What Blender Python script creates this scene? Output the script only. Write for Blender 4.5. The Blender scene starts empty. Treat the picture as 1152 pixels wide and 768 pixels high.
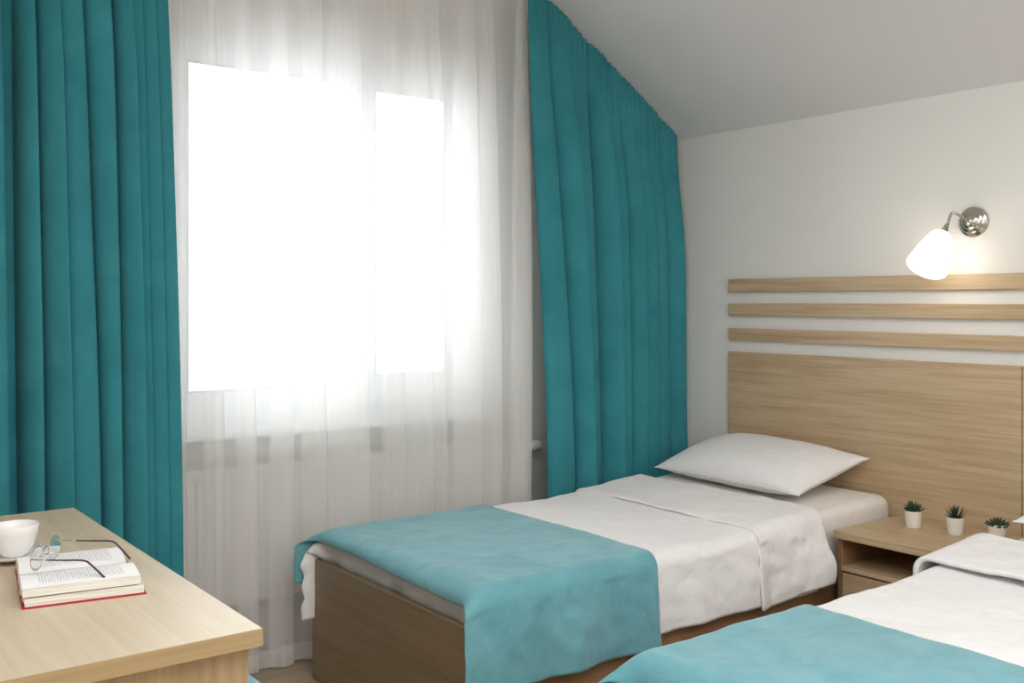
import bpy, bmesh, math, random
from mathutils import Vector, Matrix, noise
random.seed(7)
C = bpy.context.scene.collection
PI = math.pi
ORG = {}
CAM_Z = 1.32

# ---------------------------------------------------------------- materials
def newmat(name):
    m = bpy.data.materials.new(name); m.use_nodes = True
    nt = m.node_tree; nt.nodes.clear()
    out = nt.nodes.new('ShaderNodeOutputMaterial')
    return m, nt, out
def N(nt, t, **kw):
    n = nt.nodes.new(t)
    for k, v in kw.items():
        if k in n.inputs: n.inputs[k].default_value = v
        else: setattr(n, k, v)
    return n
def lin(r, g, b):
    f = lambda c: (c/255/12.92) if c/255 <= .04045 else ((c/255+.055)/1.055)**2.4
    return (f(r), f(g), f(b), 1)
def principled(nt, out, col, rough=.6, **kw):
    p = nt.nodes.new('ShaderNodeBsdfPrincipled')
    if col is not None: p.inputs['Base Color'].default_value = col
    p.inputs['Roughness'].default_value = rough
    for k, v in kw.items(): p.inputs[k].default_value = v
    nt.links.new(p.outputs[0], out.inputs[0])
    return p
def plain(name, col, rough=.6, bump=0, bscale=60, **kw):
    m, nt, out = newmat(name)
    p = principled(nt, out, col, rough, **kw)
    tc = N(nt, 'ShaderNodeTexCoord')
    nz = N(nt, 'ShaderNodeTexNoise', Scale=bscale, Detail=3.0)
    nt.links.new(tc.outputs['Object'], nz.inputs['Vector'])
    if bump:
        b = N(nt, 'ShaderNodeBump', Strength=bump, Distance=.002)
        nt.links.new(nz.outputs[0], b.inputs['Height']); nt.links.new(b.outputs[0], p.inputs['Normal'])
    return m
def wood(name, axis, c_dark, c_light, rough=.38, scale=1.0, contrast=1.0):
    """light oak laminate, grain along one axis"""
    m, nt, out = newmat(name)
    p = principled(nt, out, None, rough)
    tc = N(nt, 'ShaderNodeTexCoord')
    s = [26*scale]*3; s[axis] = 1.3*scale
    mp = N(nt, 'ShaderNodeMapping'); mp.inputs['Scale'].default_value = s
    s2 = [150*scale]*3; s2[axis] = 3.2*scale
    mp2 = N(nt, 'ShaderNodeMapping'); mp2.inputs['Scale'].default_value = s2
    nt.links.new(tc.outputs['Object'], mp.inputs[0]); nt.links.new(tc.outputs['Object'], mp2.inputs[0])
    n1 = N(nt, 'ShaderNodeTexNoise', Scale=1.0, Detail=5.0, Roughness=.62, Distortion=.4)
    n2 = N(nt, 'ShaderNodeTexNoise', Scale=1.0, Detail=4.0, Roughness=.6)
    nt.links.new(mp.outputs[0], n1.inputs['Vector']); nt.links.new(mp2.outputs[0], n2.inputs['Vector'])
    mx = N(nt, 'ShaderNodeMix', data_type='FLOAT'); mx.inputs[0].default_value = .42
    nt.links.new(n1.outputs[0], mx.inputs[2]); nt.links.new(n2.outputs[0], mx.inputs[3])
    cr = N(nt, 'ShaderNodeValToRGB')
    cr.color_ramp.elements[0].position = .5-.17/contrast; cr.color_ramp.elements[0].color = c_dark
    cr.color_ramp.elements[1].position = .5+.15/contrast; cr.color_ramp.elements[1].color = c_light
    nt.links.new(mx.outputs[0], cr.inputs[0]); nt.links.new(cr.outputs[0], p.inputs['Base Color'])
    b = N(nt, 'ShaderNodeBump', Strength=.12, Distance=.001)
    nt.links.new(n2.outputs[0], b.inputs['Height']); nt.links.new(b.outputs[0], p.inputs['Normal'])
    return m
def fabric(name, c1, c2, mott=6.0, rough=.9, transl=0.0, sheen=.3, bump=.25, tcol=None, crinkle=0):
    m, nt, out = newmat(name)
    p = principled(nt, out, None, rough)
    p.inputs['Sheen Weight'].default_value = sheen
    p.inputs['Sheen Roughness'].default_value = .5
    p.inputs['Specular IOR Level'].default_value = .15
    tc = N(nt, 'ShaderNodeTexCoord')
    n1 = N(nt, 'ShaderNodeTexNoise', Scale=mott, Detail=5.0, Roughness=.65, Distortion=.6)
    n2 = N(nt, 'ShaderNodeTexNoise', Scale=420.0, Detail=2.0)
    nt.links.new(tc.outputs['Object'], n1.inputs['Vector']); nt.links.new(tc.outputs['Object'], n2.inputs['Vector'])
    mx = N(nt, 'ShaderNodeMix', data_type='FLOAT'); mx.inputs[0].default_value = .3
    nt.links.new(n1.outputs[0], mx.inputs[2]); nt.links.new(n2.outputs[0], mx.inputs[3])
    cr = N(nt, 'ShaderNodeValToRGB')
    cr.color_ramp.elements[0].position = .36; cr.color_ramp.elements[0].color = c1
    cr.color_ramp.elements[1].position = .64; cr.color_ramp.elements[1].color = c2
    nt.links.new(mx.outputs[0], cr.inputs[0]); nt.links.new(cr.outputs[0], p.inputs['Base Color'])
    b = N(nt, 'ShaderNodeBump', Strength=bump, Distance=.0015)
    nt.links.new(mx.outputs[0], b.inputs['Height']); nt.links.new(b.outputs[0], p.inputs['Normal'])
    if crinkle:
        n3 = N(nt, 'ShaderNodeTexNoise', Scale=16.0, Detail=4.0, Roughness=.55, Distortion=1.4)
        nt.links.new(tc.outputs['Object'], n3.inputs['Vector'])
        b3 = N(nt, 'ShaderNodeBump', Strength=crinkle, Distance=.012)
        nt.links.new(n3.outputs[0], b3.inputs['Height']); nt.links.new(b.outputs[0], b3.inputs['Normal']); nt.links.new(b3.outputs[0], p.inputs['Normal'])
    if transl:
        t = N(nt, 'ShaderNodeBsdfTranslucent')
        t.inputs[0].default_value = tcol or c2
        ms = N(nt, 'ShaderNodeMixShader'); ms.inputs[0].default_value = transl
        nt.links.new(p.outputs[0], ms.inputs[1]); nt.links.new(t.outputs[0], ms.inputs[2])
        nt.links.new(ms.outputs[0], out.inputs[0])
    return m
def sheer_mat(name, transp):
    m, nt, out = newmat(name)
    tr = N(nt, 'ShaderNodeBsdfTransparent')
    tl = N(nt, 'ShaderNodeBsdfTranslucent'); tl.inputs[0].default_value = (.93, .92, .91, 1)
    df = N(nt, 'ShaderNodeBsdfDiffuse'); df.inputs[0].default_value = (.93, .915, .895, 1)
    m1 = N(nt, 'ShaderNodeMixShader'); m1.inputs[0].default_value = .5
    m2 = N(nt, 'ShaderNodeMixShader')
    tc = N(nt, 'ShaderNodeTexCoord')
    mp = N(nt, 'ShaderNodeMapping'); mp.inputs['Scale'].default_value = (90, 90, 1.2)
    nz = N(nt, 'ShaderNodeTexNoise', Scale=1.0, Detail=3.0)
    mr = N(nt, 'ShaderNodeMapRange'); mr.inputs['To Min'].default_value = 1-transp-.025; mr.inputs['To Max'].default_value = 1-transp+.025
    nt.links.new(tc.outputs['Object'], mp.inputs[0]); nt.links.new(mp.outputs[0], nz.inputs['Vector'])
    nt.links.new(nz.outputs[0], mr.inputs[0]); nt.links.new(mr.outputs[0], m2.inputs[0])
    nt.links.new(tl.outputs[0], m1.inputs[1]); nt.links.new(df.outputs[0], m1.inputs[2])
    nt.links.new(tr.outputs[0], m2.inputs[1]); nt.links.new(m1.outputs[0], m2.inputs[2])
    nt.links.new(m2.outputs[0], out.inputs[0])
    return m
def glass_mat():
    m, nt, out = newmat('clear_glass')
    tr = N(nt, 'ShaderNodeBsdfTransparent'); tr.inputs[0].default_value = (.96, .98, .98, 1)
    gl = N(nt, 'ShaderNodeBsdfGlossy', Roughness=.02)
    fr = N(nt, 'ShaderNodeFresnel', IOR=1.3)
    ms = N(nt, 'ShaderNodeMixShader')
    nt.links.new(fr.outputs[0], ms.inputs[0]); nt.links.new(tr.outputs[0], ms.inputs[1]); nt.links.new(gl.outputs[0], ms.inputs[2])
    nt.links.new(ms.outputs[0], out.inputs[0])
    return m

OAK_D, OAK_L = lin(166, 139, 104), lin(203, 180, 148)
M = dict(
    wall=plain('wall_paint', lin(228, 226, 221), .85, bump=.15, bscale=140),
    ceil=plain('ceiling_paint', lin(218, 216, 216), .9, bump=.1, bscale=140),
    oak_y=wood('oak_grain_across', 1, OAK_D, OAK_L),
    oak_x=wood('oak_grain_along', 0, OAK_D, OAK_L),
    oak_z=wood('oak_grain_upright', 2, OAK_D, OAK_L),
    desk=wood('desk_oak', 1, lin(184, 165, 136), lin(212, 197, 172), rough=.42, contrast=.7),
    desk_f=wood('desk_oak_edge_shaded', 0, lin(150, 126, 90), lin(178, 154, 116), contrast=.9),  # darker copy of the desk oak, edge shade put into the colour
    desk_p=wood('desk_oak_panel_shaded', 2, lin(146, 122, 88), lin(178, 154, 118), contrast=.9),  # end panels darkened too, shade below the top painted in
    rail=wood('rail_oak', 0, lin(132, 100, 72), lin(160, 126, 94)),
    floor=wood('laminate_floor', 0, lin(146, 126, 104), lin(178, 158, 134), rough=.35, scale=.6),
    teal=fabric('teal_velour', lin(50, 127, 137), lin(64, 144, 153), mott=4, transl=.035, tcol=lin(20, 160, 175), sheen=.06),
    runner=fabric('light_teal_velour', lin(92, 152, 162), lin(116, 172, 180), mott=7, sheen=.35, bump=.3, crinkle=.2),
    white=fabric('white_cotton', lin(231, 229, 228), lin(237, 235, 234), mott=14, sheen=.1, bump=.15, crinkle=.32),
    mattw=fabric('mattress_cotton', lin(226, 221, 215), lin(234, 229, 223), mott=14, sheen=.1, bump=.2, crinkle=.25),
    sheer=sheer_mat('white_voile', .60),
    sheerhem=sheer_mat('white_voile_hem', .5),
    pvc=plain('white_window_plastic', lin(236, 238, 240), .35),
    gasket=plain('dark_seal', lin(120, 120, 124), .6),
    enamel=plain('white_radiator_enamel', lin(234, 232, 226), .35),
    glass=glass_mat(),
    chrome=plain('brushed_nickel', lin(190, 184, 174), .16, Metallic=1.0),
    gold=plain('gold_wire', lin(176, 162, 124), .25, Metallic=1.0),
    tips=plain('dark_plum_acetate', lin(62, 28, 38), .3),
    ceramic=plain('white_porcelain', lin(232, 230, 228), .15),
    pot=plain('white_pot_ceramic', lin(240, 236, 230), .35),
    soil=plain('potting_soil', lin(52, 42, 34), .95, bump=.8),
    leaf=plain('dark_green_leaf', lin(38, 72, 44), .5),
    leaf2=plain('deep_green_spike', lin(28, 58, 44), .5),
    leaf3=plain('olive_green_leaf', lin(62, 80, 46), .5),
    red=plain('red_cover', lin(160, 20, 38), .5),
    dark=plain('dark_inside', lin(52, 42, 34), .8),
    snow=plain('snow_ground', lin(240, 242, 246), .9),
    facade=plain('pale_facade', lin(214, 212, 212), .9, bump=.3),
    metal=plain('steel', lin(160, 160, 160), .3, Metallic=1.0),
)
def paper_mat(name, text):
    m, nt, out = newmat(name)
    p = principled(nt, out, None, .8)
    tc = N(nt, 'ShaderNodeTexCoord')
    if text:   # printed lines: words broken by noise, kept inside the margins by the UV map
        sp = N(nt, 'ShaderNodeSeparateXYZ'); nt.links.new(tc.outputs['UV'], sp.inputs[0])
        def band(o, lo, hi):
            a = N(nt, 'ShaderNodeMath', operation='GREATER_THAN'); a.inputs[1].default_value = lo; nt.links.new(o, a.inputs[0])
            b = N(nt, 'ShaderNodeMath', operation='LESS_THAN'); b.inputs[1].default_value = hi; nt.links.new(o, b.inputs[0])
            c = N(nt, 'ShaderNodeMath', operation='MULTIPLY'); nt.links.new(a.outputs[0], c.inputs[0]); nt.links.new(b.outputs[0], c.inputs[1])
            return c
        bx = band(sp.outputs[0], .14, .88); by = band(sp.outputs[1], .16, .84)
        sn = N(nt, 'ShaderNodeMath', operation='MULTIPLY'); sn.inputs[1].default_value = 2*PI*40; nt.links.new(sp.outputs[0], sn.inputs[0])
        s2 = N(nt, 'ShaderNodeMath', operation='SINE'); nt.links.new(sn.outputs[0], s2.inputs[0])
        s3 = N(nt, 'ShaderNodeMath', operation='GREATER_THAN'); s3.inputs[1].default_value = .1; nt.links.new(s2.outputs[0], s3.inputs[0])
        mp = N(nt, 'ShaderNodeMapping'); mp.inputs['Scale'].default_value = (30, 26, 1); nt.links.new(tc.outputs['UV'], mp.inputs[0])
        nz = N(nt, 'ShaderNodeTexNoise', Scale=1.0, Detail=1.0); nt.links.new(mp.outputs[0], nz.inputs['Vector'])
        w = N(nt, 'ShaderNodeMath', operation='GREATER_THAN'); w.inputs[1].default_value = .42; nt.links.new(nz.outputs[0], w.inputs[0])
        prev = bx
        for q in (by, s3, w):
            k = N(nt, 'ShaderNodeMath', operation='MULTIPLY'); nt.links.new(prev.outputs[0], k.inputs[0]); nt.links.new(q.outputs[0], k.inputs[1]); prev = k
        mx = N(nt, 'ShaderNodeMix', data_type='RGBA'); mx.inputs[6].default_value = lin(238, 237, 235); mx.inputs[7].default_value = lin(196, 196, 201)
        nt.links.new(prev.outputs[0], mx.inputs[0]); nt.links.new(mx.outputs[2], p.inputs['Base Color'])
    else:
        mp = N(nt, 'ShaderNodeMapping'); mp.inputs['Scale'].default_value = (6, 6, 900); nt.links.new(tc.outputs['Object'], mp.inputs[0])
        nz = N(nt, 'ShaderNodeTexNoise', Scale=1.0, Detail=2.0); nt.links.new(mp.outputs[0], nz.inputs['Vector'])
        cr = N(nt, 'ShaderNodeValToRGB'); cr.color_ramp.elements[0].position = .35; cr.color_ramp.elements[0].color = lin(196, 192, 180)
        cr.color_ramp.elements[1].position = .6; cr.color_ramp.elements[1].color = lin(230, 227, 218)
        nt.links.new(nz.outputs[0], cr.inputs[0]); nt.links.new(cr.outputs[0], p.inputs['Base Color'])
    return m
M['page'] = paper_mat('printed_page', True); M['edge'] = paper_mat('page_edges', False)
def glow_mat():
    m, nt, out = newmat('lit_opal_glass')
    e = N(nt, 'ShaderNodeEmission'); e.inputs[0].default_value = (1, .93, .84, 1); e.inputs[1].default_value = .9
    t = N(nt, 'ShaderNodeBsdfTranslucent'); t.inputs[0].default_value = (.95, .93, .9, 1)
    a = N(nt, 'ShaderNodeAddShader')
    nt.links.new(e.outputs[0], a.inputs[0]); nt.links.new(t.outputs[0], a.inputs[1]); nt.links.new(a.outputs[0], out.inputs[0])
    return m
M['glow'] = glow_mat()
def bulb_mat():
    m, nt, out = newmat('lit_bulb')
    e = N(nt, 'ShaderNodeEmission'); e.inputs[0].default_value = (1, .9, .76, 1); e.inputs[1].default_value = 6
    nt.links.new(e.outputs[0], out.inputs[0]); return m
M['bulb'] = bulb_mat()

# ---------------------------------------------------------------- object helpers
def tag(o, label=None, cat=None, group=None, kind=None):
    if label: o['label'] = label
    if cat: o['category'] = cat
    if group: o['group'] = group
    if kind: o['kind'] = kind
    return o
def thing(name, label, cat, loc, group=None):
    o = bpy.data.objects.new(name, None); o.empty_display_size = .05
    C.objects.link(o); o.location = loc; ORG[o] = Vector(loc)
    return tag(o, label, cat, group)
def build(name, verts, faces, mat, parent=None, org=None, smooth=True, uv=None):
    verts = [Vector(v) for v in verts]
    if parent is not None: o0 = ORG[parent]
    elif org is not None: o0 = Vector(org)
    else:
        xs = [v.x for v in verts]; ys = [v.y for v in verts]; zs = [v.z for v in verts]
        o0 = Vector(((min(xs)+max(xs))/2, (min(ys)+max(ys))/2, min(zs)))
    me = bpy.data.meshes.new(name)
    me.from_pydata([v-o0 for v in verts], [], faces)
    if uv:
        l = me.uv_layers.new(name='UVMap')
        for poly in me.polygons:
            for li in poly.loop_indices: l.data[li].uv = uv[me.loops[li].vertex_index]
    me.materials.append(mat)
    bm = bmesh.new(); bm.from_mesh(me); bmesh.ops.recalc_face_normals(bm, faces=bm.faces); bm.to_mesh(me); bm.free()
    me.polygons.foreach_set('use_smooth', [smooth]*len(me.polygons))
    ob = bpy.data.objects.new(name, me); C.objects.link(ob)
    if parent is not None: ob.parent = parent; ORG[ob] = o0
    else: ob.location = o0; ORG[ob] = o0
    return ob
def box_vf(x0, x1, y0, y1, z0, z1, bev=.003, seg=2):
    bm = bmesh.new()
    bmesh.ops.create_cube(bm, size=1, matrix=Matrix.Translation(((x0+x1)/2, (y0+y1)/2, (z0+z1)/2)) @ Matrix.Diagonal((x1-x0, y1-y0, z1-z0, 1)))
    if bev: bmesh.ops.bevel(bm, geom=bm.edges[:], offset=bev, segments=seg, profile=.5, affect='EDGES')
    bm.verts.index_update()
    v = [w.co.copy() for w in bm.verts]; f = [[w.index for w in g.verts] for g in bm.faces]
    bm.free(); return v, f
def join(*vfs):
    V, F = [], []
    for v, f in vfs:
        n = len(V); V += list(v); F += [[i+n for i in g] for g in f]
    return V, F
def box(name, dims, mat, parent=None, bev=.003, **kw):
    v, f = box_vf(*dims, bev=bev)
    return build(name, v, f, mat, parent, smooth=False, **kw)
def grid_vf(P, closed_u=False, closed_v=False):
    nu, nv = len(P), len(P[0]); V = [p for r in P for p in r]; F = []
    for i in range(nu if closed_u else nu-1):
        for j in range(nv if closed_v else nv-1):
            a, b = i, (i+1) % nu; c, d = j, (j+1) % nv
            F.append([a*nv+c, b*nv+c, b*nv+d, a*nv+d])
    return V, F
def frame_of(d):
    d = Vector(d).normalized(); h = Vector((0, 0, 1)) if abs(d.z) < .9 else Vector((1, 0, 0))
    a = d.cross(h).normalized(); return a, d.cross(a).normalized(), d
def lathe_vf(prof, base=(0, 0, 0), axis=(0, 0, 1), n=40):
    a, b, d = frame_of(axis); base = Vector(base)
    P = [[base + d*z + (a*math.cos(t)+b*math.sin(t))*r for t in [2*PI*k/n for k in range(n)]] for r, z in prof]
    V, F = grid_vf(P, closed_v=True)
    if prof[0][0] > 1e-5: F.append(list(range(n)))
    if prof[-1][0] > 1e-5: F.append([(len(prof)-1)*n+k for k in range(n)])
    return V, F
def open_lathe_vf(prof, **kw):
    V, F = lathe_vf(prof, **kw); return V, [f for f in F if len(f) == 4]
def tube_vf(pts, rad, n=10, closed=False):
    pts = [Vector(p) for p in pts]; R = rad if isinstance(rad, (list, tuple)) else [rad]*len(pts)
    P = []; prev = None
    for i, p in enumerate(pts):
        if closed: t = pts[(i+1) % len(pts)]-pts[i-1]
        else: t = pts[min(i+1, len(pts)-1)]-pts[max(i-1, 0)]
        t.normalize()
        if prev is None: a, b, _ = frame_of(t)
        else:
            a = prev-t*prev.dot(t); a.normalize(); b = t.cross(a)
        prev = a
        P.append([p+(a*math.cos(2*PI*k/n)+b*math.sin(2*PI*k/n))*R[i] for k in range(n)])
    V, F = grid_vf(P, closed_u=closed, closed_v=True)
    if not closed: F += [list(range(n)), [(len(pts)-1)*n+k for k in range(n)]]
    return V, F
def spline(pts, n):
    pts = [Vector(p) for p in pts]; q = [2*pts[0]-pts[1]]+pts+[2*pts[-1]-pts[-2]]; out = []
    for i in range(1, len(q)-2):
        for k in range(n):
            t = k/n; a, b, c, d = q[i-1], q[i], q[i+1], q[i+2]
            out.append(.5*((2*b)+(c-a)*t+(2*a-5*b+4*c-d)*t*t+(3*b-a-3*c+d)*t**3))
    out.append(pts[-1]); return out
def solidify(o, th, off=0):
    m = o.modifiers.new('thickness', 'SOLIDIFY'); m.thickness = th; m.offset = off; return o
def sm(t): t = max(0, min(1, t)); return t*t*(3-2*t)
def nz(x, y, z=0): return noise.noise(Vector((x, y, z)))
def lerp(a, b, t): return a+(b-a)*t

# ---------------------------------------------------------------- room
XW = 3.62          # headboard wall
YW = 3.70          # window wall
XL, YB = -1.3, -1.8
ZC = 2.82
KNEE, SLOPE = 2.103, .657
x_top = XW-(ZC-KNEE)/SLOPE
def struct(name, vf, mat, smooth=False):
    o = build(name, vf[0], vf[1], mat, smooth=smooth); o['kind'] = 'structure'; return o
struct('floor', box_vf(XL-.1, XW+.1, YB-.1, YW+.3, -.08, 0, bev=0), M['floor'])
struct('wall_right', box_vf(XW, XW+.12, YB-.1, YW+.3, 0, KNEE, bev=0), M['wall'])
struct('wall_left', box_vf(XL-.12, XL, YB-.1, YW+.3, 0, ZC, bev=0), M['wall'])
struct('wall_back', box_vf(XL, XW, YB-.12, YB, 0, ZC, bev=0), M['wall'])
# window wall with one opening
WX0, WX1, WZ0, WZ1 = 1.20, 2.52, .85, 2.31
def gable(x0, x1, z0, top, y0=YW, y1=YW+.3):
    xs = [x0, x1] if not (x0 < x_top < x1) else [x0, x_top, x1]
    tz = lambda x: min(ZC, KNEE+(XW-x)*SLOPE)
    V = []; n = len(xs)
    for y in (y0, y1):
        V += [(x, y, z0) for x in xs]+[(x, y, tz(x) if top is None else top) for x in xs]
    F = []
    for k in range(n-1):
        F += [[k, k+1, n+k+1, n+k], [2*n+k, 3*n+k, 3*n+k+1, 2*n+k+1], [n+k, n+k+1, 3*n+k+1, 3*n+k], [k, 2*n+k, 2*n+k+1, k+1]]
    F += [[0, n, 3*n, 2*n], [n-1, 3*n-1, 4*n-1, 2*n-1]]
    return V, F
struct('wall_window', join(gable(XL, WX0, 0, None), gable(WX1, XW, 0, None), gable(WX0, WX1, 0, WZ0), gable(WX0, WX1, WZ1, None)), M['wall'])
# ceiling: flat part and sloping part in one shell
cs = [(XL-.1, ZC), (x_top, ZC), (XW+.12, KNEE-.12*SLOPE)]
V = []
for y in (YB-.1, YW+.3):
    V += [(x, y, z) for x, z in cs]+[(x+(.04 if i else 0), y, z+.1) for i, (x, z) in enumerate(cs)]
F = []
for k in (0, 1): F += [[k, k+1, 6+k+1, 6+k], [3+k, 9+k, 10+k, 4+k], [k, 3+k, 4+k, k+1], [6+k, 7+k, 10+k, 9+k]]
F += [[0, 6, 9, 3], [2, 5, 11, 8]]
struct('ceiling', (V, F), M['ceil'])
struct('baseboard_window', box_vf(XL, XW, YW-.014, YW, 0, .07, bev=.003), M['pvc'])
struct('baseboard_right', box_vf(XW-.014, XW, 2.35, YW-.014, 0, .07, bev=.003), M['pvc'])

# window: outer frame, mullion, fixed light and opening sash
win = bpy.data.objects.new('window_1', None); C.objects.link(win); win.location = (1.86, 3.76, WZ0); ORG[win] = Vector(win.location); win['kind'] = 'structure'
def rectframe(x0, x1, z0, z1, w, y0, y1, wb=None, wt=None):
    wb = wb or w; wt = wt or w
    return join(box_vf(x0, x0+w, y0, y1, z0, z1), box_vf(x1-w, x1, y0, y1, z0, z1),
                box_vf(x0+w, x1-w, y0, y1, z0, z0+wb), box_vf(x0+w, x1-w, y0, y1, z1-wt, z1))
def wpart(name, vf, mat): return build(name, vf[0], vf[1], mat, win, smooth=False)
wpart('frame', join(rectframe(WX0, WX1, WZ0, WZ1, .06, 3.75, 3.82), box_vf(1.965, 2.03, 3.75, 3.82, WZ0+.06, WZ1-.06)), M['pvc'])
wpart('fixed_bead', rectframe(WX0+.06, 1.965, WZ0+.06, WZ1-.06, .045, 3.76, 3.81, wb=.07, wt=.035), M['pvc'])
sash = wpart('sash', rectframe(2.02, WX1-.035, WZ0+.045, WZ1-.045, .062, 3.73, 3.80, wb=.12, wt=.07), M['pvc'])
build('handle', *join(box_vf(2.03, 2.055, 3.715, 3.73, 1.50, 1.57), tube_vf(spline([(2.042, 3.72, 1.54), (2.042, 3.69, 1.54), (2.042, 3.682, 1.52), (2.042, 3.682, 1.43)], 6), .009)), M['pvc'], sash)
wpart('seal', join(rectframe(WX0+.103, 1.922, WZ0+.128, WZ1-.094, .005, 3.758, 3.765), rectframe(2.08, WX1-.095, WZ0+.163, WZ1-.113, .005, 3.728, 3.735)), M['gasket'])
wpart('pane', box_vf(WX0+.1, 1.925, 3.78, 3.784, WZ0+.12, WZ1-.09, bev=0), M['glass'])
build('pane', *box_vf(2.08, WX1-.09, 3.765, 3.769, WZ0+.15, WZ1-.11, bev=0), M['glass'], sash, smooth=False)
struct('trim_sill', box_vf(WX0-.05, WX1+.05, 3.55, 3.80, WZ0-.03, WZ0+.002, bev=.006), M['pvc'])

# radiator under the sill
RX0, RX1, RZ0, RZ1 = 1.22, 2.78, .20, .71
r = thing('radiator', 'white ribbed panel radiator under the window, behind the sheer curtain', 'radiator', ((RX0+RX1)/2, 3.64, 0))
P = []
for i in range(int((RX1-RX0)/.0055)):
    x = RX0+.005+i*.0055; ph = (x-RX0)/.033 % 1
    d = .008*sm(min(ph, 1-ph)*5) if RX0+.03 < x < RX1-.03 else 0
    P.append([(x, 3.605+d, RZ0+.03), (x, 3.603+d, RZ0+.045), (x, 3.603+d, RZ1-.05), (x, 3.605, RZ1-.035), (x, 3.605, RZ1-.012)])
front = grid_vf(P)
build('panel', *join(front, box_vf(RX0, RX1, 3.612, 3.66, RZ0, RZ1-.006)), M['enamel'], r, smooth=False)
grl = [box_vf(RX0, RX1, 3.603, 3.612, RZ1-.014, RZ1), box_vf(RX0, RX1, 3.652, 3.662, RZ1-.014, RZ1)]
for i in range(52): grl.append(box_vf(RX0+i*.03, RX0+.012+i*.03, 3.612, 3.652, RZ1-.006, RZ1-.001, bev=0))
build('top_grille', *join(*grl), M['enamel'], r, smooth=False)
build('valve', *join(lathe_vf([(.012, 0), (.012, .03), (.021, .035), (.024, .05), (.024, .09), (.020, .10), (0.001, .102)], base=(RX1, 3.635, .665), axis=(1, 0, 0), n=20),
                     tube_vf([(RX1+.02, 3.635, .665), (RX1+.02, 3.66, .665), (RX1+.02, 3.699, .665)], .009)), M['enamel'], r)
build('pipe', *tube_vf([(RX1-.02, 3.64, RZ0+.02), (RX1+.02, 3.64, RZ0+.01), (RX1+.03, 3.65, .12), (RX1+.03, 3.65, 0.0)], .009), M['enamel'], r)
for x in (RX0+.25, RX1-.25): build('bracket', *box_vf(x-.015, x+.015, 3.66, 3.699, RZ0+.05, RZ1-.05), M['enamel'], r, smooth=False)

# ---------------------------------------------------------------- curtains
def track_z(x): return min(ZC, KNEE+(XW-x)*SLOPE)
def teal_curtain(label, y0, folds, seed, lean):
    """folds: (x at the head, x at the floor, how far the crease stands forward, depth of the lobe after it)"""
    nc = len(folds); P = []; per = 20; xs_n = (nc-1)*per
    for t in [0, .012, .025, .045, .07, .1, .14, .19, .25, .32, .4, .48, .56, .64, .72, .8, .86, .92, .96, 1]:
        row = []
        for k in range(xs_n+1):
            i = min(k//per, nc-2); f = k/per-i
            g = sm(t*1.2)
            a, b = folds[i], folds[i+1]
            xa = lerp(a[0], a[1], g)+.006*nz(i*3.3+seed, t*2.2); xb = lerp(b[0], b[1], g)+.006*nz((i+1)*3.3+seed, t*2.2)
            wd = xb-xa; grow = .16+.84*sm(t*3.2)
            # each lobe hangs a little over the crease to its right
            over = min(.5*wd, .034)*sm(t*3+.2)*math.sin(PI*f)**2*(f**1.5)*1.6
            x = xa+wd*f+over
            bulge = (max(0, math.sin(PI*f)))**.48*(.80+.32*f)
            back = lerp(a[2], b[2], f)
            y = y0-lean*t-(back+1.3*a[3]*bulge)*grow+.004*nz(x*11+seed, t*1.1)+.0012*nz(x*50, t*2, seed)
            if t < .17:      # shirring under the tape
                q = (1-t/.17)**1.3
                y += (.0045*math.sin(x*2*PI/.029+3*nz(x*10, seed))+.0025*math.sin(x*2*PI/.017+seed))*q
            y += .010*nz(x*2+seed, t*2.2)
            zb = .018+.006*nz(x*9, seed)
            row.append((min(x, XW-.004), y, lerp(track_z(x)-.003, zb, t)))
        P.append(row)
    o = build('curtain', *grid_vf(P), M['teal']); tag(o, label, 'curtain')
    s = o.modifiers.new('smooth', 'SUBSURF'); s.levels = 1; s.render_levels = 2
    solidify(o, .003)
    return o
teal_curtain('teal floor-length curtain left of the window, behind the desk', 3.485,
    [(.48, .47, 0, .05), (.565, .57, 0, .06), (.616, .630, -.05, .008), (.650, .668, -.05, .085), (.708, .718, -.03, .075), (.770, .800, .035, .045), (.850, .895, -.008, .072),
     (.946, .953, -.03, .075), (1.000, 1.026, .0, .012), (1.045, 1.070, .006, .014), (1.09, 1.115, .004, .016), (1.130, 1.160, 0, 0)], 3.1, .085)
teal_curtain('teal curtain right of the window, cut slanting under the sloped ceiling', 3.475,
    [(2.684, 2.757, .012, .040), (2.80, 2.915, -.012, .050), (2.925, 2.985, .034, .030), (3.031, 3.062, -.035, .070), (3.13, 3.150, .03, .035), (3.216, 3.225, .008, .045),
     (3.30, 3.31, .035, .030), (3.385, 3.395, .03, .045), (3.474, 3.485, -.030, .050), (3.596, 3.612, .0, 0)], 8.7, .040)
# curtain rails
def rail(xa, xb, y, label):
    xs = [xa+(xb-xa)*k/24 for k in range(25)]
    if xa < x_top < xb: xs = sorted(xs+[x_top])
    P = [[(x, yy, track_z(x)+dz) for yy, dz in ((y-.02, -.001), (y+.02, -.001), (y+.02, -.012), (y-.02, -.012))] for x in xs]
    o = build('curtain_rail', *grid_vf(P, closed_v=True), M['pvc'], smooth=False); tag(o, label, 'curtain rail')
rail(-.2, XW-.01, 3.53, 'white ceiling rail that carries the sheer curtain')
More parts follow.
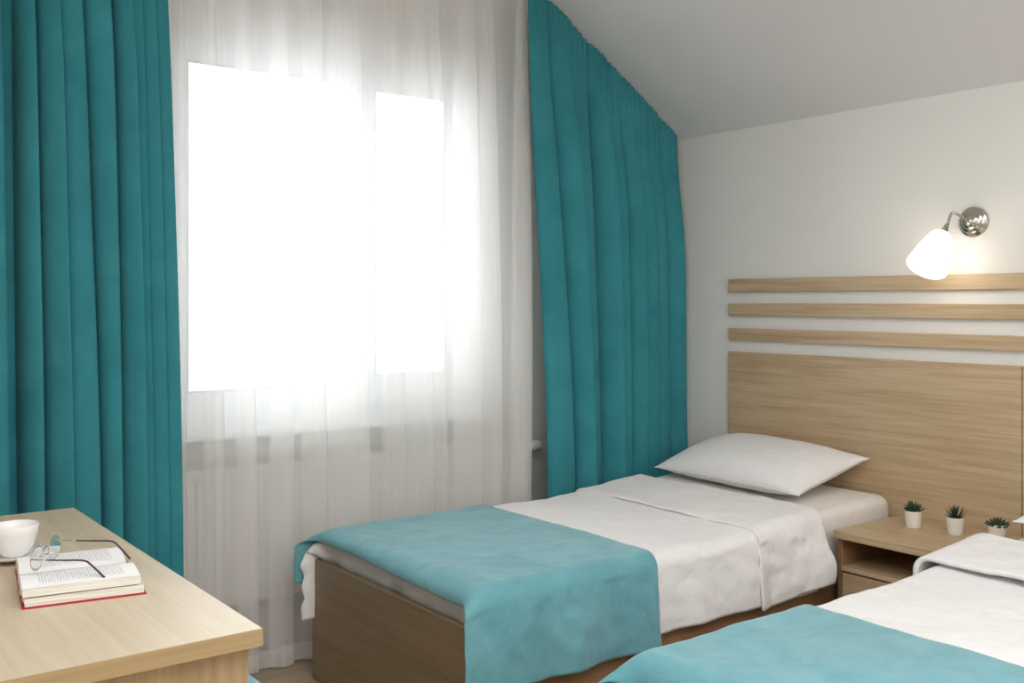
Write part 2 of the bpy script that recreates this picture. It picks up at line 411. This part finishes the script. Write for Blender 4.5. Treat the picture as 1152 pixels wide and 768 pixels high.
# sheer: S-folds, dense where the cloth lies three deep
dense = [(1.10, 1.128), (1.158, 1.203), (1.272, 1.336), (1.395, 1.462), (1.518, 1.602), (1.640, 1.728), (1.748, 1.915), (1.987, 2.072), (2.088, 2.200), (2.228, 2.272), (2.312, 2.443), (2.468, 2.545), (2.575, 2.672)]
DT = [0]*12+[.09]
def sheer_row(t):
    pts = []
    for i, (a, b) in enumerate(dense):
        j = .035*(1-t)*nz(i*3.7, 1.3)+.012*nz(i*2.1, t*2.5)
        sq = 1-.25*(1-sm(t*1.3))*(.5+.5*nz(i*5.1, 7))
        c = (a+b)/2+j+DT[i]*(1-t)**.6; h = (b-a)/2*sq
        if t < .25: h *= .55+.45*sm(t/.25)
        A = .010+.014*sm(t*1.3)+.004*(i % 3)
        y = 3.525-.03*sm(t*1.2)-.065*t
        pts += [(c-h*1.02, y, 0), (c, y-A*1.1, 0), (c+h, y-A*.7, 0), (c+h*.55, y+A*.2, 0), (c-h*.55, y-.002, 0), (c-h*.95, y+A*.7, 0), (c, y+A*1.1, 0), (c+h*1.02, y+A*.4, 0)]
    return spline(pts, 5)
rows = [0, .03, .07, .12, .2, .3, .4, .5, .6, .7, .8, .88, .94, .97, 1]
P = []
for t in rows:
    P.append([(p.x*(1-.017*t), p.y+.003*nz(p.x*25, t*3), lerp(track_z(p.x)-.02, .012+.008*nz(p.x*7, 4), t)) for p in sheer_row(t)])
sheer = build('curtain', *grid_vf(P), M['sheer'])
tag(sheer, 'white sheer floor-length curtain across the window between the teal ones', 'curtain')
s_ = sheer.modifiers.new('smooth', 'SUBSURF'); s_.levels = 1; s_.render_levels = 1
P = []
for z in (.075, .045, .015):
    t = 1-(z)/2.6
    P.append([(p.x*(1-.017*t), p.y-.0015, z+.008*nz(p.x*7, 4)) for p in sheer_row(t)])
hem = build('hem', *grid_vf(P), M['sheerhem'], sheer)

# ---------------------------------------------------------------- headboard
hb = thing('headboard', 'light oak headboard on the wall with three slats above it', 'headboard', (XW-.012, 1.8, .0))
box('panel', (XW-.024, XW-.002, 1.802, 3.15, .10, 1.089), M['oak_y'], hb)
box('panel', (XW-.024, XW-.002, .45, 1.799, .10, 1.089), M['oak_y'], hb)
for z0, z1 in ((1.362, 1.420), (1.254, 1.309), (1.142, 1.196)):
    box('slat', (XW-.022, XW-.001, .45, 3.15, z0, z1), M['oak_y'], hb, bev=.002)

# ---------------------------------------------------------------- wall lamp
lp = Vector((XW, 1.990, 1.612))
lamp = thing('wall_lamp', 'lit wall lamp with white bell glass shade and nickel arm', 'wall lamp', tuple(lp))
build('backplate', *lathe_vf([(.056, 0), (.056, .006), (.053, .010), (.046, .0115), (.044, .016), (.042, .018), (.032, .0195), (.030, .025), (.027, .027), (.017, .029), (.015, .036), (.011, .041), (.001, .043)], base=lp, axis=(-1, 0, 0), n=48), M['chrome'], lamp)
S0 = Vector((3.505, 2.045, 1.567)); dS = Vector((-.60, .05, -.80)).normalized()
arm = spline([lp+Vector((-.035, 0, 0)), lp+Vector((-.065, .012, .018)), lp+Vector((-.092, .032, .030)), S0-dS*.035+Vector((.006, 0, .002)), S0-dS*.012], 8)
build('arm', *tube_vf(arm, .0052, 12), M['chrome'], lamp)
build('socket', *lathe_vf([(.007, -.045), (.010, -.03), (.013, -.008), (.022, -.002), (.024, .006)], base=S0, axis=dS, n=28), M['chrome'], lamp)
outer = [(.020, 0), (.031, .005), (.040, .016), (.050, .045), (.060, .085), (.068, .122), (.073, .156)]
prof = outer+[(.0715, .1575), (.070, .156)]+[(r_-.003, z_+.001) for r_, z_ in reversed(outer[1:-1])]
build('shade', *open_lathe_vf(prof, base=S0, axis=dS, n=48), M['glow'], lamp)
build('bulb', *lathe_vf([(.012, .0), (.013, .03), (.024, .055), (.030, .080), (.026, .100), (.012, .112), (.001, .114)], base=S0, axis=dS, n=24), M['bulb'], lamp)

# ---------------------------------------------------------------- nightstand
NX0, NY0, NY1, NZ = 3.15, 1.690, 2.262, .490
ns = thing('nightstand', 'light oak nightstand between the beds with an open niche and drawer', 'nightstand', ((NX0+XW)/2, (NY0+NY1)/2, 0))
box('top', (NX0, XW-.026, NY0, NY1, NZ-.030, NZ), M['oak_y'], ns)
for y in (NY0+.004, NY1-.024): box('side_panel', (NX0+.02, XW-.03, y, y+.02, 0, NZ-.031), M['rail'], ns)  # darker oak on the sides paints in the shade of the niche
box('back_panel', (XW-.05, XW-.036, NY0+.025, NY1-.025, .02, NZ-.032), M['rail'], ns)  # back darkened likewise, niche shade in the colour
box('shelf', (NX0+.012, XW-.052, NY0+.025, NY1-.025, .345, .361), M['oak_y'], ns, bev=.0015)
dr = box('drawer', (NX0+.014, NX0+.032, NY0+.028, NY1-.028, .10, .338), M['oak_y'], ns, bev=.002)
build('handle', *tube_vf(spline([(NX0+.014, 1.92, .235), (NX0-.008, 1.925, .235), (NX0-.012, 1.97, .235), (NX0-.008, 2.015, .235), (NX0+.014, 2.02, .235)], 6), .004), M['metal'], dr)

# ---------------------------------------------------------------- succulents
def succulent(x, y, kind, label):
    t = thing('potted_succulent', label, 'plant', (x, y, NZ))
    R, H = .0315, .062
    build('pot', *lathe_vf([(.001, .001), (.024, .0), (.0255, .002), (R-.001, H-.002), (R, H), (R-.003, H), (R-.0045, H-.012), (.001, H-.012)], base=(x, y, NZ), n=40), M['pot'], t)
    build('soil', *lathe_vf([(.001, H-.006), (.012, H-.0065), (R-.004, H-.009)], base=(x, y, NZ), n=24), M['soil'], t)
    vfs = []
    rings = {'rosette': [(7, 68, .034, .0075), (7, 45, .040, .0085), (6, 22, .042, .008), (3, 6, .040, .006)],
             'spiky': [(9, 62, .036, .0035), (9, 42, .048, .004), (8, 26, .054, .004), (6, 10, .056, .004)],
             'dome': [(10, 84, .034, .009), (9, 66, .033, .0095), (8, 46, .032, .009), (6, 26, .032, .008), (3, 8, .032, .006)]}[kind]
    base = Vector((x, y, NZ+H-.008))
    for ri, (n, ang, L, w) in enumerate(rings):
        for k in range(n):
            th = 2*PI*(k+.5*(ri % 2))/n+random.uniform(-.12, .12); a0 = math.radians(ang+random.uniform(-5, 5)); Lk = L*random.uniform(.9, 1.08)
            P = []; m = 9; pos = base+Vector((math.cos(th), math.sin(th), 0))*.003*(4-ri); tang = Vector((-math.sin(th), math.cos(th), 0))
            for j in range(m+1):
                f = j/m; aa = a0*(1-.35*f) if kind != 'spiky' else a0*(1-.15*f)
                dirv = Vector((math.cos(th)*math.sin(aa), math.sin(th)*math.sin(aa), math.cos(aa)))
                if j: pos = pos+dirv*Lk/m
                ww = w*({'spiky': (1-f)**.8+.04}.get(kind, (math.sin(PI*min(.98, .22+.78*f)))**.7*(1 if f < .75 else 1)))+.0002
                nrm = dirv.cross(tang).normalized()
                P.append([pos+tang*math.cos(q*PI/4)*ww+nrm*math.sin(q*PI/4)*ww*.38 for q in range(8)])
            V, F = grid_vf(P, closed_v=True); F += [list(range(8)), [m*8+q for q in range(8)]]
            vfs.append((V, F))
    build('foliage', *join(*vfs), {'rosette': M['leaf'], 'spiky': M['leaf2'], 'dome': M['leaf3']}[kind], t)
succulent(3.415, 2.108, 'rosette', 'potted succulent with broad pointed leaves, nearest the made-up bed by the window')
succulent(3.432, 1.955, 'spiky', 'white-potted succulent with thin upright spikes, middle of three on the nightstand')
succulent(3.437, 1.805, 'dome', 'low dome-shaped olive succulent in white pot, partly behind the front bed')

# ---------------------------------------------------------------- beds
FX = 1.575                              # outer face of the footboard
def ztop(x):                            # top of the mattress
    return lerp(.508, .512, sm((x-1.6)/.9))+.052*sm((x-2.55)/.95)
class Bed:
    def __init__(s, dy, far): s.dy = dy; s.yn = 2.300+dy; s.yf = 3.245+dy; s.far = far
def section(bed, s_, zt, off, R, hang_n, hang_f):
    """arc length across the bed -> (y, z, hang 0..1, side)"""
    half = (bed.yf-bed.yn)/2+off; yc = (bed.yf+bed.yn)/2
    side = 1 if s_ > 0 else -1; a = abs(s_); flat = half-R
    if a <= flat: return yc+s_, zt, 0.0, side
    if a <= flat+R*PI/2:
        q = (a-flat)/R; return yc+side*(flat+R*math.sin(q)), zt-R+R*math.cos(q), 0.0, side
    d = a-flat-R*PI/2
    return yc+side*half, zt-R-d, d, side
def drape(name, bed, mat, x0, x1, off, hem_n, hem_f, foot_drop=0, R=.05, wr=.003, folds=.012, seed=0., thick=.004, parent=None, nx=110, ns=150, head_skew=0., foot_over=0., side_over=.035, head_bulge=0.):
    P = []; half = (bed.yf-bed.yn)/2+off; flat = half-R
    for i in range(nx+1):
        u = i/nx; row = []
        for j in range(ns+1):
            v = j/ns
            xm = lerp(x0, x1, u); zt = ztop(max(xm, 1.6))+off
            Ln = flat+R*PI/2+(zt-R-hem_n); Lf = flat+R*PI/2+(zt-R-hem_f)
            s_ = lerp(-Ln, Lf, v)
            y, z, d, side = section(bed, s_, zt, off, R, hem_n, hem_f)
            hang = sm(d/.08); onside = sm((abs(s_)-flat+.01)/(R*1.6))
            # foot end: lies over the end of the mattress on top, hangs straight on beyond it at the sides
            x = xm
            if foot_drop:
                xe = 1.635; over = xe-x
                if over > 0:
                    tot = xe-x0+1e-6; f = over/tot
                    dropz = foot_drop*f**1.6*(1.25-.5*v); xo = xe-foot_over*math.sin(min(1, f*1.15)*PI/2)
                    xs = xe-(foot_over+side_over*(1 if side > 0 else .42))*f
                    x = lerp(xo, xs, onside); z -= dropz*(1-onside)*1.0+dropz*.35*onside*(1-hang)
            if foot_drop > .1 and x < 1.64:
                x += .010*nz(y*9+seed, z*26)+.006*nz(y*22, z*40, seed)
            x += head_skew*sm((u-.7)/.3)*sm(d/.25)*(1 if side < 0 else .3)
            # wrinkles
            w = wr*(nz(x*5+seed, y*4, z*4)*1.3+nz(x*13+seed, y*11, z*9)*.6)
            ww = wr*.35*nz(x*30+seed*2, y*24, z*22)
            if d <= 0: z += w+ww
            else:
                lenw = min(1, d/.18)
                fold = folds*lenw*(math.sin(x*23+seed+2.2*nz(x*3, seed))*.55+nz(x*9+seed, z*1.2)*.9)
                y += side*(fold+.010*lenw+w+ww*1.5+folds*.4*nz(x*14+z*9, z*16+seed, 3))
                if side < 0 and head_bulge:
                    hb_ = sm((xm-2.80)/.3); y -= head_bulge*hb_*sm(d/.22); z += .05*hb_*min(1, d/.2)
                z += .004*nz(x*6, seed)*min(1, d/.2)
                if side > 0: y = min(y, bed.yf+.075)
            row.append((x, y, z))
        P.append(row)
    o = build(name, *grid_vf(P), mat, parent)
    solidify(o, thick, 0)
    return o

def pillow(name, label, c, L, W, T, rz, tilt, seed):
    n = 36; top, bot = [], []
    def pt(u, v, sgn):
        # outline with pointed corners and slightly hollow sides
        k = 1-.055*(1-abs(u)**4)*abs(v)**2-.0
        kx = 1-.06*(1-abs(v)**4)*abs(u)**2; ky = k
        x = u*W/2*kx; y = v*L/2*ky
        e = max(0, (1-u**4))**.5*max(0, (1-v**4))**.5
        body = (1-.25*(u*u))*(1-.22*(v*v))
        z = sgn*T/2*e*body*(1.0 if sgn > 0 else .75)
        z += .006*nz(u*3+seed, v*3.5, sgn)*e+.0035*nz(u*8+seed, v*7, sgn*2)*e
        # wrinkles running in from the corners
        r_ = math.hypot(1-abs(u), 1-abs(v)); a_ = math.atan2(1-abs(v), 1-abs(u)+1e-6)
        z += sgn*.004*math.sin(a_*9+seed)*math.exp(-r_*3.2)*min(1, r_*4)
        return Vector((x, y, z))
    us = [math.sin(-PI/2+PI*i/n) for i in range(n+1)]
    P1 = [[pt(u, v, 1) for v in us] for u in us]; P2 = [[pt(u, v, -1) for v in us] for u in us]
    V1, F1 = grid_vf(P1); V2, F2 = grid_vf(P2); V, F = join((V1, F1), (V2, F2))
    mat = Matrix.Translation(Vector(c)) @ Matrix.Rotation(rz, 4, 'Z') @ Matrix.Rotation(tilt, 4, 'Y')
    V = [mat @ v for v in V]
    bm = bmesh.new(); vs = [bm.verts.new(v) for v in V]
    for f in F: bm.faces.new([vs[i] for i in f])
    bmesh.ops.remove_doubles(bm, verts=bm.verts, dist=.0006); bm.verts.index_update()
    V = [w.co.copy() for w in bm.verts]; F = [[w.index for w in g.verts] for g in bm.faces]; bm.free()
    o = build(name, V, F, M['white']); tag(o, label, 'pillow')
    ring = [mat @ pt(us[i], -1, 1) for i in range(n+1)]+[mat @ pt(1, us[i], 1) for i in range(1, n+1)]+[mat @ pt(us[n-i], 1, 1) for i in range(1, n+1)]+[mat @ pt(-1, us[n-i], 1) for i in range(1, n)]
    build('piping', *tube_vf(ring, .0022, 6, closed=True), M['white'], o)
    return o

def make_bed(dy, where, spread_thick, seed):
    b = Bed(dy, False); yn, yf = b.yn, b.yf
    t = thing('bed', f'light oak single bed frame {where}', 'bed', ((FX+XW)/2, (yn+yf)/2, 0))
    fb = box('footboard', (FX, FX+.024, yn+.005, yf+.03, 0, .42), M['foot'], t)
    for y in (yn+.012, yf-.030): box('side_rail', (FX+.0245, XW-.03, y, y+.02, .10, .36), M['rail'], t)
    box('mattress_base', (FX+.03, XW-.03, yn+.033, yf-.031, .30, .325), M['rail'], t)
    for x in (FX+.9, XW-.12):
        for y in (yn+.04, yf-.075): box('leg', (x, x+.04, y, y+.04, 0, .10), M['rail'], t)
    # mattress
    mx0, mx1 = 1.628, XW-.03
    V = []; P = []
    xs = [mx0+q for q in (0, .012, .035)]+[mx0+.035+(mx1-mx0-.07)*k/40 for k in range(1, 40)]+[mx1-.035, mx1-.012, mx1]
    for i, x in enumerate(xs):
        inset = .03 if i in (0, len(xs)-1) else (.008 if i in (1, len(xs)-2) else 0)
        zt = ztop(x)-.006-inset*.8; zb = .327+inset*.5; y0 = yn+.006+inset; y1 = yf-.004-inset
        sec = []
        R = .042; m = 6
        for (cy, cz, a0) in ((y1-R, zt-R, 0), (y0+R, zt-R, PI/2), (y0+R, zb+R, PI), (y1-R, zb+R, 1.5*PI)):
            for q in range(m+1):
                a = a0+PI/2*q/m
                sec.append((x, cy+R*math.cos(a)+.002*nz(x*9, a, seed), cz+R*math.sin(a)+.0025*nz(x*8, a*2, seed)))
        P.append(sec)
    V, F = grid_vf(P, closed_v=True); n_ = len(P[0]); F += [list(range(n_)), [(len(P)-1)*n_+k for k in range(n_)]]
    mt = build('mattress', V, F, M['mattw']); tag(mt, f'white sheeted mattress bare at the head end of the bed {where}', 'mattress')
    # crumpled sheet end between footboard and runner
    # bedspread
    sp = drape('bedspread', b, M['white'], 1.60, 3.09, .009, .272, .215, foot_drop=.13, foot_over=.022, R=.045, wr=.0045, folds=.013, seed=seed, side_over=.085)
    tag(sp, f'white cotton bedspread hanging over the side of the bed {where}', 'bedspread')
    drape('turned_down_band', b, M['white'], 2.765 if dy == 0 else 2.80, 3.11, .009+spread_thick, .262, .24, R=.05, wr=.0055, folds=.018, seed=seed+5, thick=.010 if spread_thick < .02 else .016, parent=sp, head_bulge=.035)
    rn = drape('bed_runner', b, M['runner'], 1.560, 2.275 if dy == 0 else 2.200, .020, .238, .34, foot_drop=.046 if dy == 0 else .085, foot_over=.058, R=.055, wr=.0045, folds=.012, side_over=.072, seed=seed+11, thick=.004)
    tag(rn, f'teal velour runner laid across the foot of the bed {where}', 'bed runner')
M['foot'] = wood('footboard_oak_shaded', 1, lin(120, 99, 72), lin(148, 126, 96))  # oak darkened to paint in the shade on the footboard's face
make_bed(0, 'nearest the window', .008, 1.7)
make_bed(-1.560, 'in the foreground', .028, 9.2)
pillow('pillow', 'plump white pillow at the headboard of the bed nearest the window', (3.375, 2.80, .642), .80, .43, .17, math.radians(-3), math.radians(-14), 1.1)
pillow('pillow', 'white pillow only whose corner shows at the right edge, on the foreground bed', (3.378, 1.205, .668), .82, .43, .17, math.radians(-4), math.radians(-12), 6.1)

# ---------------------------------------------------------------- desk
DX0, DX1, DY0, DY1, DZ = -.10, .690, 1.622, 2.872, .770
dk = thing('desk', 'light oak desk in the left foreground with a thick top', 'desk', ((DX0+DX1)/2, (DY0+DY1)/2, 0))
box('tabletop', (DX0, DX1-.0012, DY0+.0012, DY1, DZ-.030, DZ), M['desk'], dk, bev=.0008)
box('shaded_edge', (DX0, DX1, DY0, DY0+.0011, DZ-.0298, DZ-.0004), M['desk_f'], dk, bev=0)  # thin strips added to carry the painted shade of the desk edges
box('shaded_edge', (DX1-.0011, DX1, DY0+.0011, DY1, DZ-.0298, DZ-.0004), M['desk_f'], dk, bev=0)
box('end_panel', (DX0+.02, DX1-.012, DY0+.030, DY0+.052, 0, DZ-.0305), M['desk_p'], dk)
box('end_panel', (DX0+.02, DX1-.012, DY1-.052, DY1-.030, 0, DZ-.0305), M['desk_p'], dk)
box('back_panel', (DX0+.05, DX0+.068, DY0+.053, DY1-.053, .30, DZ-.0305), M['desk'], dk)
# stool tucked beside the desk
st = thing('stool', 'stool with light teal seat, just showing beside the desk corner', 'stool', (.67, 2.0, 0))
def cushion(x0, x1, y0, y1, z0, z1, R=.10):
    P = []; m = 14
    for (ins, z) in ((.03, z0), (.006, z0+.008), (0, z0+.025), (0, z1-.03), (.008, z1-.012), (.03, z1-.002), (.10, z1+.008)):
        row = []
        for (cx, cy, a0) in ((x1-R, y1-R, 0), (x0+R, y1-R, PI/2), (x0+R, y0+R, PI), (x1-R, y0+R, 1.5*PI)):
            for q in range(m+1):
                a = a0+PI/2*q/m; rr = R-min(ins, R*.99)
                row.append((cx+rr*math.cos(a), cy+rr*math.sin(a), z))
        P.append(row)
    V, F = grid_vf(P, closed_v=True); n_ = len(P[0]); F += [list(range(n_)), [(len(P)-1)*n_+k for k in range(n_)]]
    return V, F
build('seat', *cushion(.44, .925, 1.79, 2.45, .40, .475, R=.06), M['runner'], st)
for x in (.48, .845):
    for y in (1.83, 2.38): box('leg', (x, x+.03, y, y+.03, 0, .402), M['oak_z'], st)

# ---------------------------------------------------------------- book, glasses, cup on the desk
B0 = Vector((.389, 1.975, DZ)); ex = Vector((.985, -.150, 0)).normalized(); ey = Vector((.150, .985, 0)).normalized()
def bp(a, b, c): return B0+ex*a+ey*b+Vector((0, 0, c))
BW, BD = .207, .300
bk = thing('book', 'thick open book with red cover lying on the desk', 'book', tuple(B0))
def slab(a0, a1, b0, b1, c0, c1):
    V = [bp(a, b, c) for c in (c0, c1) for b in (b0, b1) for a in (a0, a1)]
    return V, [[0, 1, 3, 2], [4, 6, 7, 5], [0, 4, 5, 1], [2, 3, 7, 6], [0, 2, 6, 4], [1, 5, 7, 3]]
build('cover', *slab(-.002, BW+.002, -.002, BD+.002, 0, .0030), M['red'], bk, smooth=False)
def block(a0, a1, prof, name, mat, nseg=12):
    """prof: list of (b, zlow, zhigh) across the spine"""
    V = []; F = []
    for a in (a0, a1):
        V += [bp(a+(.004*nz(b*30, zl*10)), b, zl) for b, zl, zh in prof]+[bp(a+.003*nz(b*40, zh*50), b, zh) for b, zl, zh in prof]
    n = len(prof)
    for k in range(n-1):
        F += [[k, k+1, n+k+1, n+k], [2*n+k, 3*n+k, 3*n+k+1, 2*n+k+1], [k, 2*n+k, 2*n+k+1, k+1], [n+k, n+k+1, 3*n+k+1, 3*n+k]]
    F += [[0, n, 3*n, 2*n], [n-1, 2*n-1, 4*n-1, 3*n-1]]
    return build(name, V, F, mat, bk, smooth=False)
def prof(b0, b1, low, high, n=14): return [(lerp(b0, b1, k/n), low(k/n), high(k/n)) for k in range(n+1)]
GUT = .145
block(.002, BW-.002, prof(.002, GUT, lambda f: .0031, lambda f: .0170-.004*f), 'page_block', M['edge'])
near_top = lambda f: .034+.0035*math.sin(PI*min(1, f*1.15))-.009*sm((f-.72)/.28)
block(-.002, BW-.008, prof(.005, GUT-.002, lambda f: .0172+.002*(1-sm(f*2.5))-.004*f, near_top), 'page_block', M['edge'])
far_top = lambda f: .026+.008*math.sin(PI*min(1, (f+.05)*.95))*1.0
block(.0, BW-.014, prof(GUT+.002, BD-.006, lambda f: .0031, far_top), 'page_block', M['edge'])
def page(b0, b1, topf, a0, a1, lift=.0006):
    n = 20; P = [[bp(lerp(a0, a1, i/8), lerp(b0, b1, k/n), topf(k/n)+lift) for k in range(n+1)] for i in range(9)]
    uv = [(i/8, k/n) for i in range(9) for k in range(n+1)]
    V, F = grid_vf(P); return build('page', V, F, M['page'], bk, uv=uv)
page(.005, GUT-.002, near_top, -.002, BW-.008); page(GUT+.002, BD-.006, far_top, .0, BW-.014)
# spectacles: rims upright, temples reaching across the pages
G0 = Vector((.455, 2.105, DZ+.066)); gd = Vector((.060, .078, .004)).normalized(); tn = Vector((.81, -.59, -.03)).normalized()
gd = (gd-tn*gd.dot(tn)).normalized(); up = tn.cross(gd)
if up.z < 0: up = -up
gl = thing('eyeglasses', 'thin gold-rimmed eyeglasses with dark temples lying on the open book', 'eyeglasses', tuple(G0-Vector((0, 0, .03))))
def rim(c):
    return [c+gd*.0262*math.cos(a)*(1+.05*math.cos(2*a))+up*.0232*math.sin(a) for a in [2*PI*k/40 for k in range(40)]]
sep = .0370
for s_, nm in ((-1, 'rim'), (1, 'rim')):
    c = G0+gd*sep*s_
    build('rim', *tube_vf(rim(c), .00062, 8, closed=True), M['gold'], gl)
    rr = rim(c); build('lens', [c]+rr, [[0, 1+k, 1+(k+1) % 40] for k in range(40)], M['glass'], gl)
    hinge = c+gd*.0285*s_+up*.006
    build('hinge', *tube_vf(spline([c+gd*.0262*s_+up*.004, hinge+tn*.002, hinge+tn*.009], 4), .0012, 8), M['gold'], gl)
    out = gd*s_
    top_h = hinge.z-tn.z*0
    e1 = hinge+tn*.030; e2 = hinge+tn*.098+up*.001; e3 = hinge+tn*.112-up*.006; e4 = hinge+tn*.138-up*(.030 if s_ < 0 else .034)
    build('temple_wire', *tube_vf([hinge+tn*.008, hinge+tn*.02, e1], .0009, 8), M['gold'], gl)
    build('temple', *tube_vf(spline([e1, lerp(e1, e2, .5), e2, e3, e4], 8), [.0013+.0010*(k/32) for k in range(33)], 8), M['tips'], gl)
br = [G0-gd*.0115+up*.006, G0-gd*.006+up*.010, G0+up*.0115, G0+gd*.006+up*.010, G0+gd*.0115+up*.006]
build('bridge', *tube_vf(spline(br, 5), .001, 8), M['gold'], gl)
for s_ in (-1, 1):
    pc = G0+gd*.009*s_-up*.004+tn*.007
    build('nose_pad', *join(lathe_vf([(.001, -.001), (.003, 0), (.001, .001)], base=pc, axis=gd, n=12), tube_vf([G0+gd*.0115*s_, pc], .0005, 6)), M['ceramic'], gl)
# cup and saucer
cc = (.450, 2.372, DZ)
sc = build('saucer', *lathe_vf([(.001, .001), (.030, 0), (.033, .003), (.055, .007), (.074, .015), (.0745, .0165), (.055, .0105), (.034, .0075), (.001, .0065)], base=cc, n=56), M['ceramic'], org=cc)
tag(sc, 'white porcelain saucer under the cup at the left edge', 'saucer')
cp = (cc[0], cc[1], DZ+.0078)
cup = thing('cup', 'white porcelain cup on its saucer at the left edge of the desk', 'cup', cp)
build('body', *lathe_vf([(.001, .002), (.022, 0), (.024, .003), (.030, .008), (.040, .026), (.0455, .048), (.0485, .066), (.0480, .067), (.0455, .066), (.043, .048), (.037, .028), (.027, .012), (.001, .009)], base=cp, n=56), M['ceramic'], cup)
h = Vector((-.9, .4, 0)).normalized()
hp = [Vector(cp)+h*.043+Vector((0, 0, .052)), Vector(cp)+h*.060+Vector((0, 0, .056)), Vector(cp)+h*.069+Vector((0, 0, .040)), Vector(cp)+h*.056+Vector((0, 0, .020)), Vector(cp)+h*.036+Vector((0, 0, .016))]
build('handle', *tube_vf(spline(hp, 7), .0038, 10), M['ceramic'], cup)

# ---------------------------------------------------------------- outside
struct('ground', box_vf(-20, 30, 4.2, 60, -3.2, -3.0, bev=0), M['snow'])
nb = thing('neighbouring_house', 'pale house with snowy roof faint beyond the window', 'house', (4, 18, -3))
box('wall', (-4, 16, 15, 22, -3, 2.2), M['facade'], nb, bev=0)
build('roof', *join(box_vf(-4.6, 16.6, 14.5, 22.5, 2.2, 2.5, bev=.02)), M['snow'], nb, smooth=False)

# ---------------------------------------------------------------- light
w = bpy.data.worlds.new('overcast_sky'); bpy.context.scene.world = w; w.use_nodes = True
bgn = w.node_tree.nodes['Background']; bgn.inputs[0].default_value = (.95, .98, 1, 1); bgn.inputs[1].default_value = 7.8
def area(name, loc, rot, sx, sy, e, col=(1, 1, 1), portal=False):
    l = bpy.data.lights.new(name, 'AREA'); l.shape = 'RECTANGLE'; l.size = sx; l.size_y = sy; l.energy = e; l.color = col
    o = bpy.data.objects.new(name, l); C.objects.link(o); o.location = loc; o.rotation_euler = rot
    if portal: l.cycles.is_portal = True
    return o
area('window_portal', ((WX0+WX1)/2, 3.9, (WZ0+WZ1)/2), (math.radians(-90), 0, 0), WX1-WX0, WZ1-WZ0, 1, portal=True)
area('ceiling_fill_light', (.7, -.1, 2.78), (0, 0, 0), 2.6, 2.6, 84, (.985, .99, 1))  # unseen overhead area light added as soft room fill
area('rear_fill_light', (1.6, -1.7, 1.7), (math.radians(90), 0, 0), 2.2, 1.5, 19, (.96, .98, 1))  # fill added behind the camera, no window in that wall
pl = bpy.data.lights.new('lamp_bulb_light', 'POINT'); pl.energy = .28; pl.color = (1, .86, .70); pl.shadow_soft_size = .03
po = bpy.data.objects.new('lamp_bulb_light', pl); C.objects.link(po); po.location = S0+dS*.185

# ---------------------------------------------------------------- camera
cam = bpy.data.cameras.new('camera'); co = bpy.data.objects.new('camera', cam); C.objects.link(co)
co.location = (0, 0, CAM_Z); co.rotation_euler = (PI/2, 0, -math.radians(36.8))
cam.sensor_width = 36; cam.lens = 1145/1152*36; cam.shift_y = -(384-338.5)/1152; cam.clip_start = .05
bpy.context.scene.camera = co
sc_ = bpy.context.scene
sc_.view_settings.view_transform = 'Standard'; sc_.view_settings.look = 'None'; sc_.view_settings.exposure = 0.17
sc_.cycles.max_bounces = 12; sc_.cycles.transparent_max_bounces = 24; sc_.cycles.diffuse_bounces = 6
sc_.cycles.sample_clamp_indirect = 6; sc_.cycles.caustics_reflective = False; sc_.cycles.caustics_refractive = False
sc_.cycles.use_denoising = True
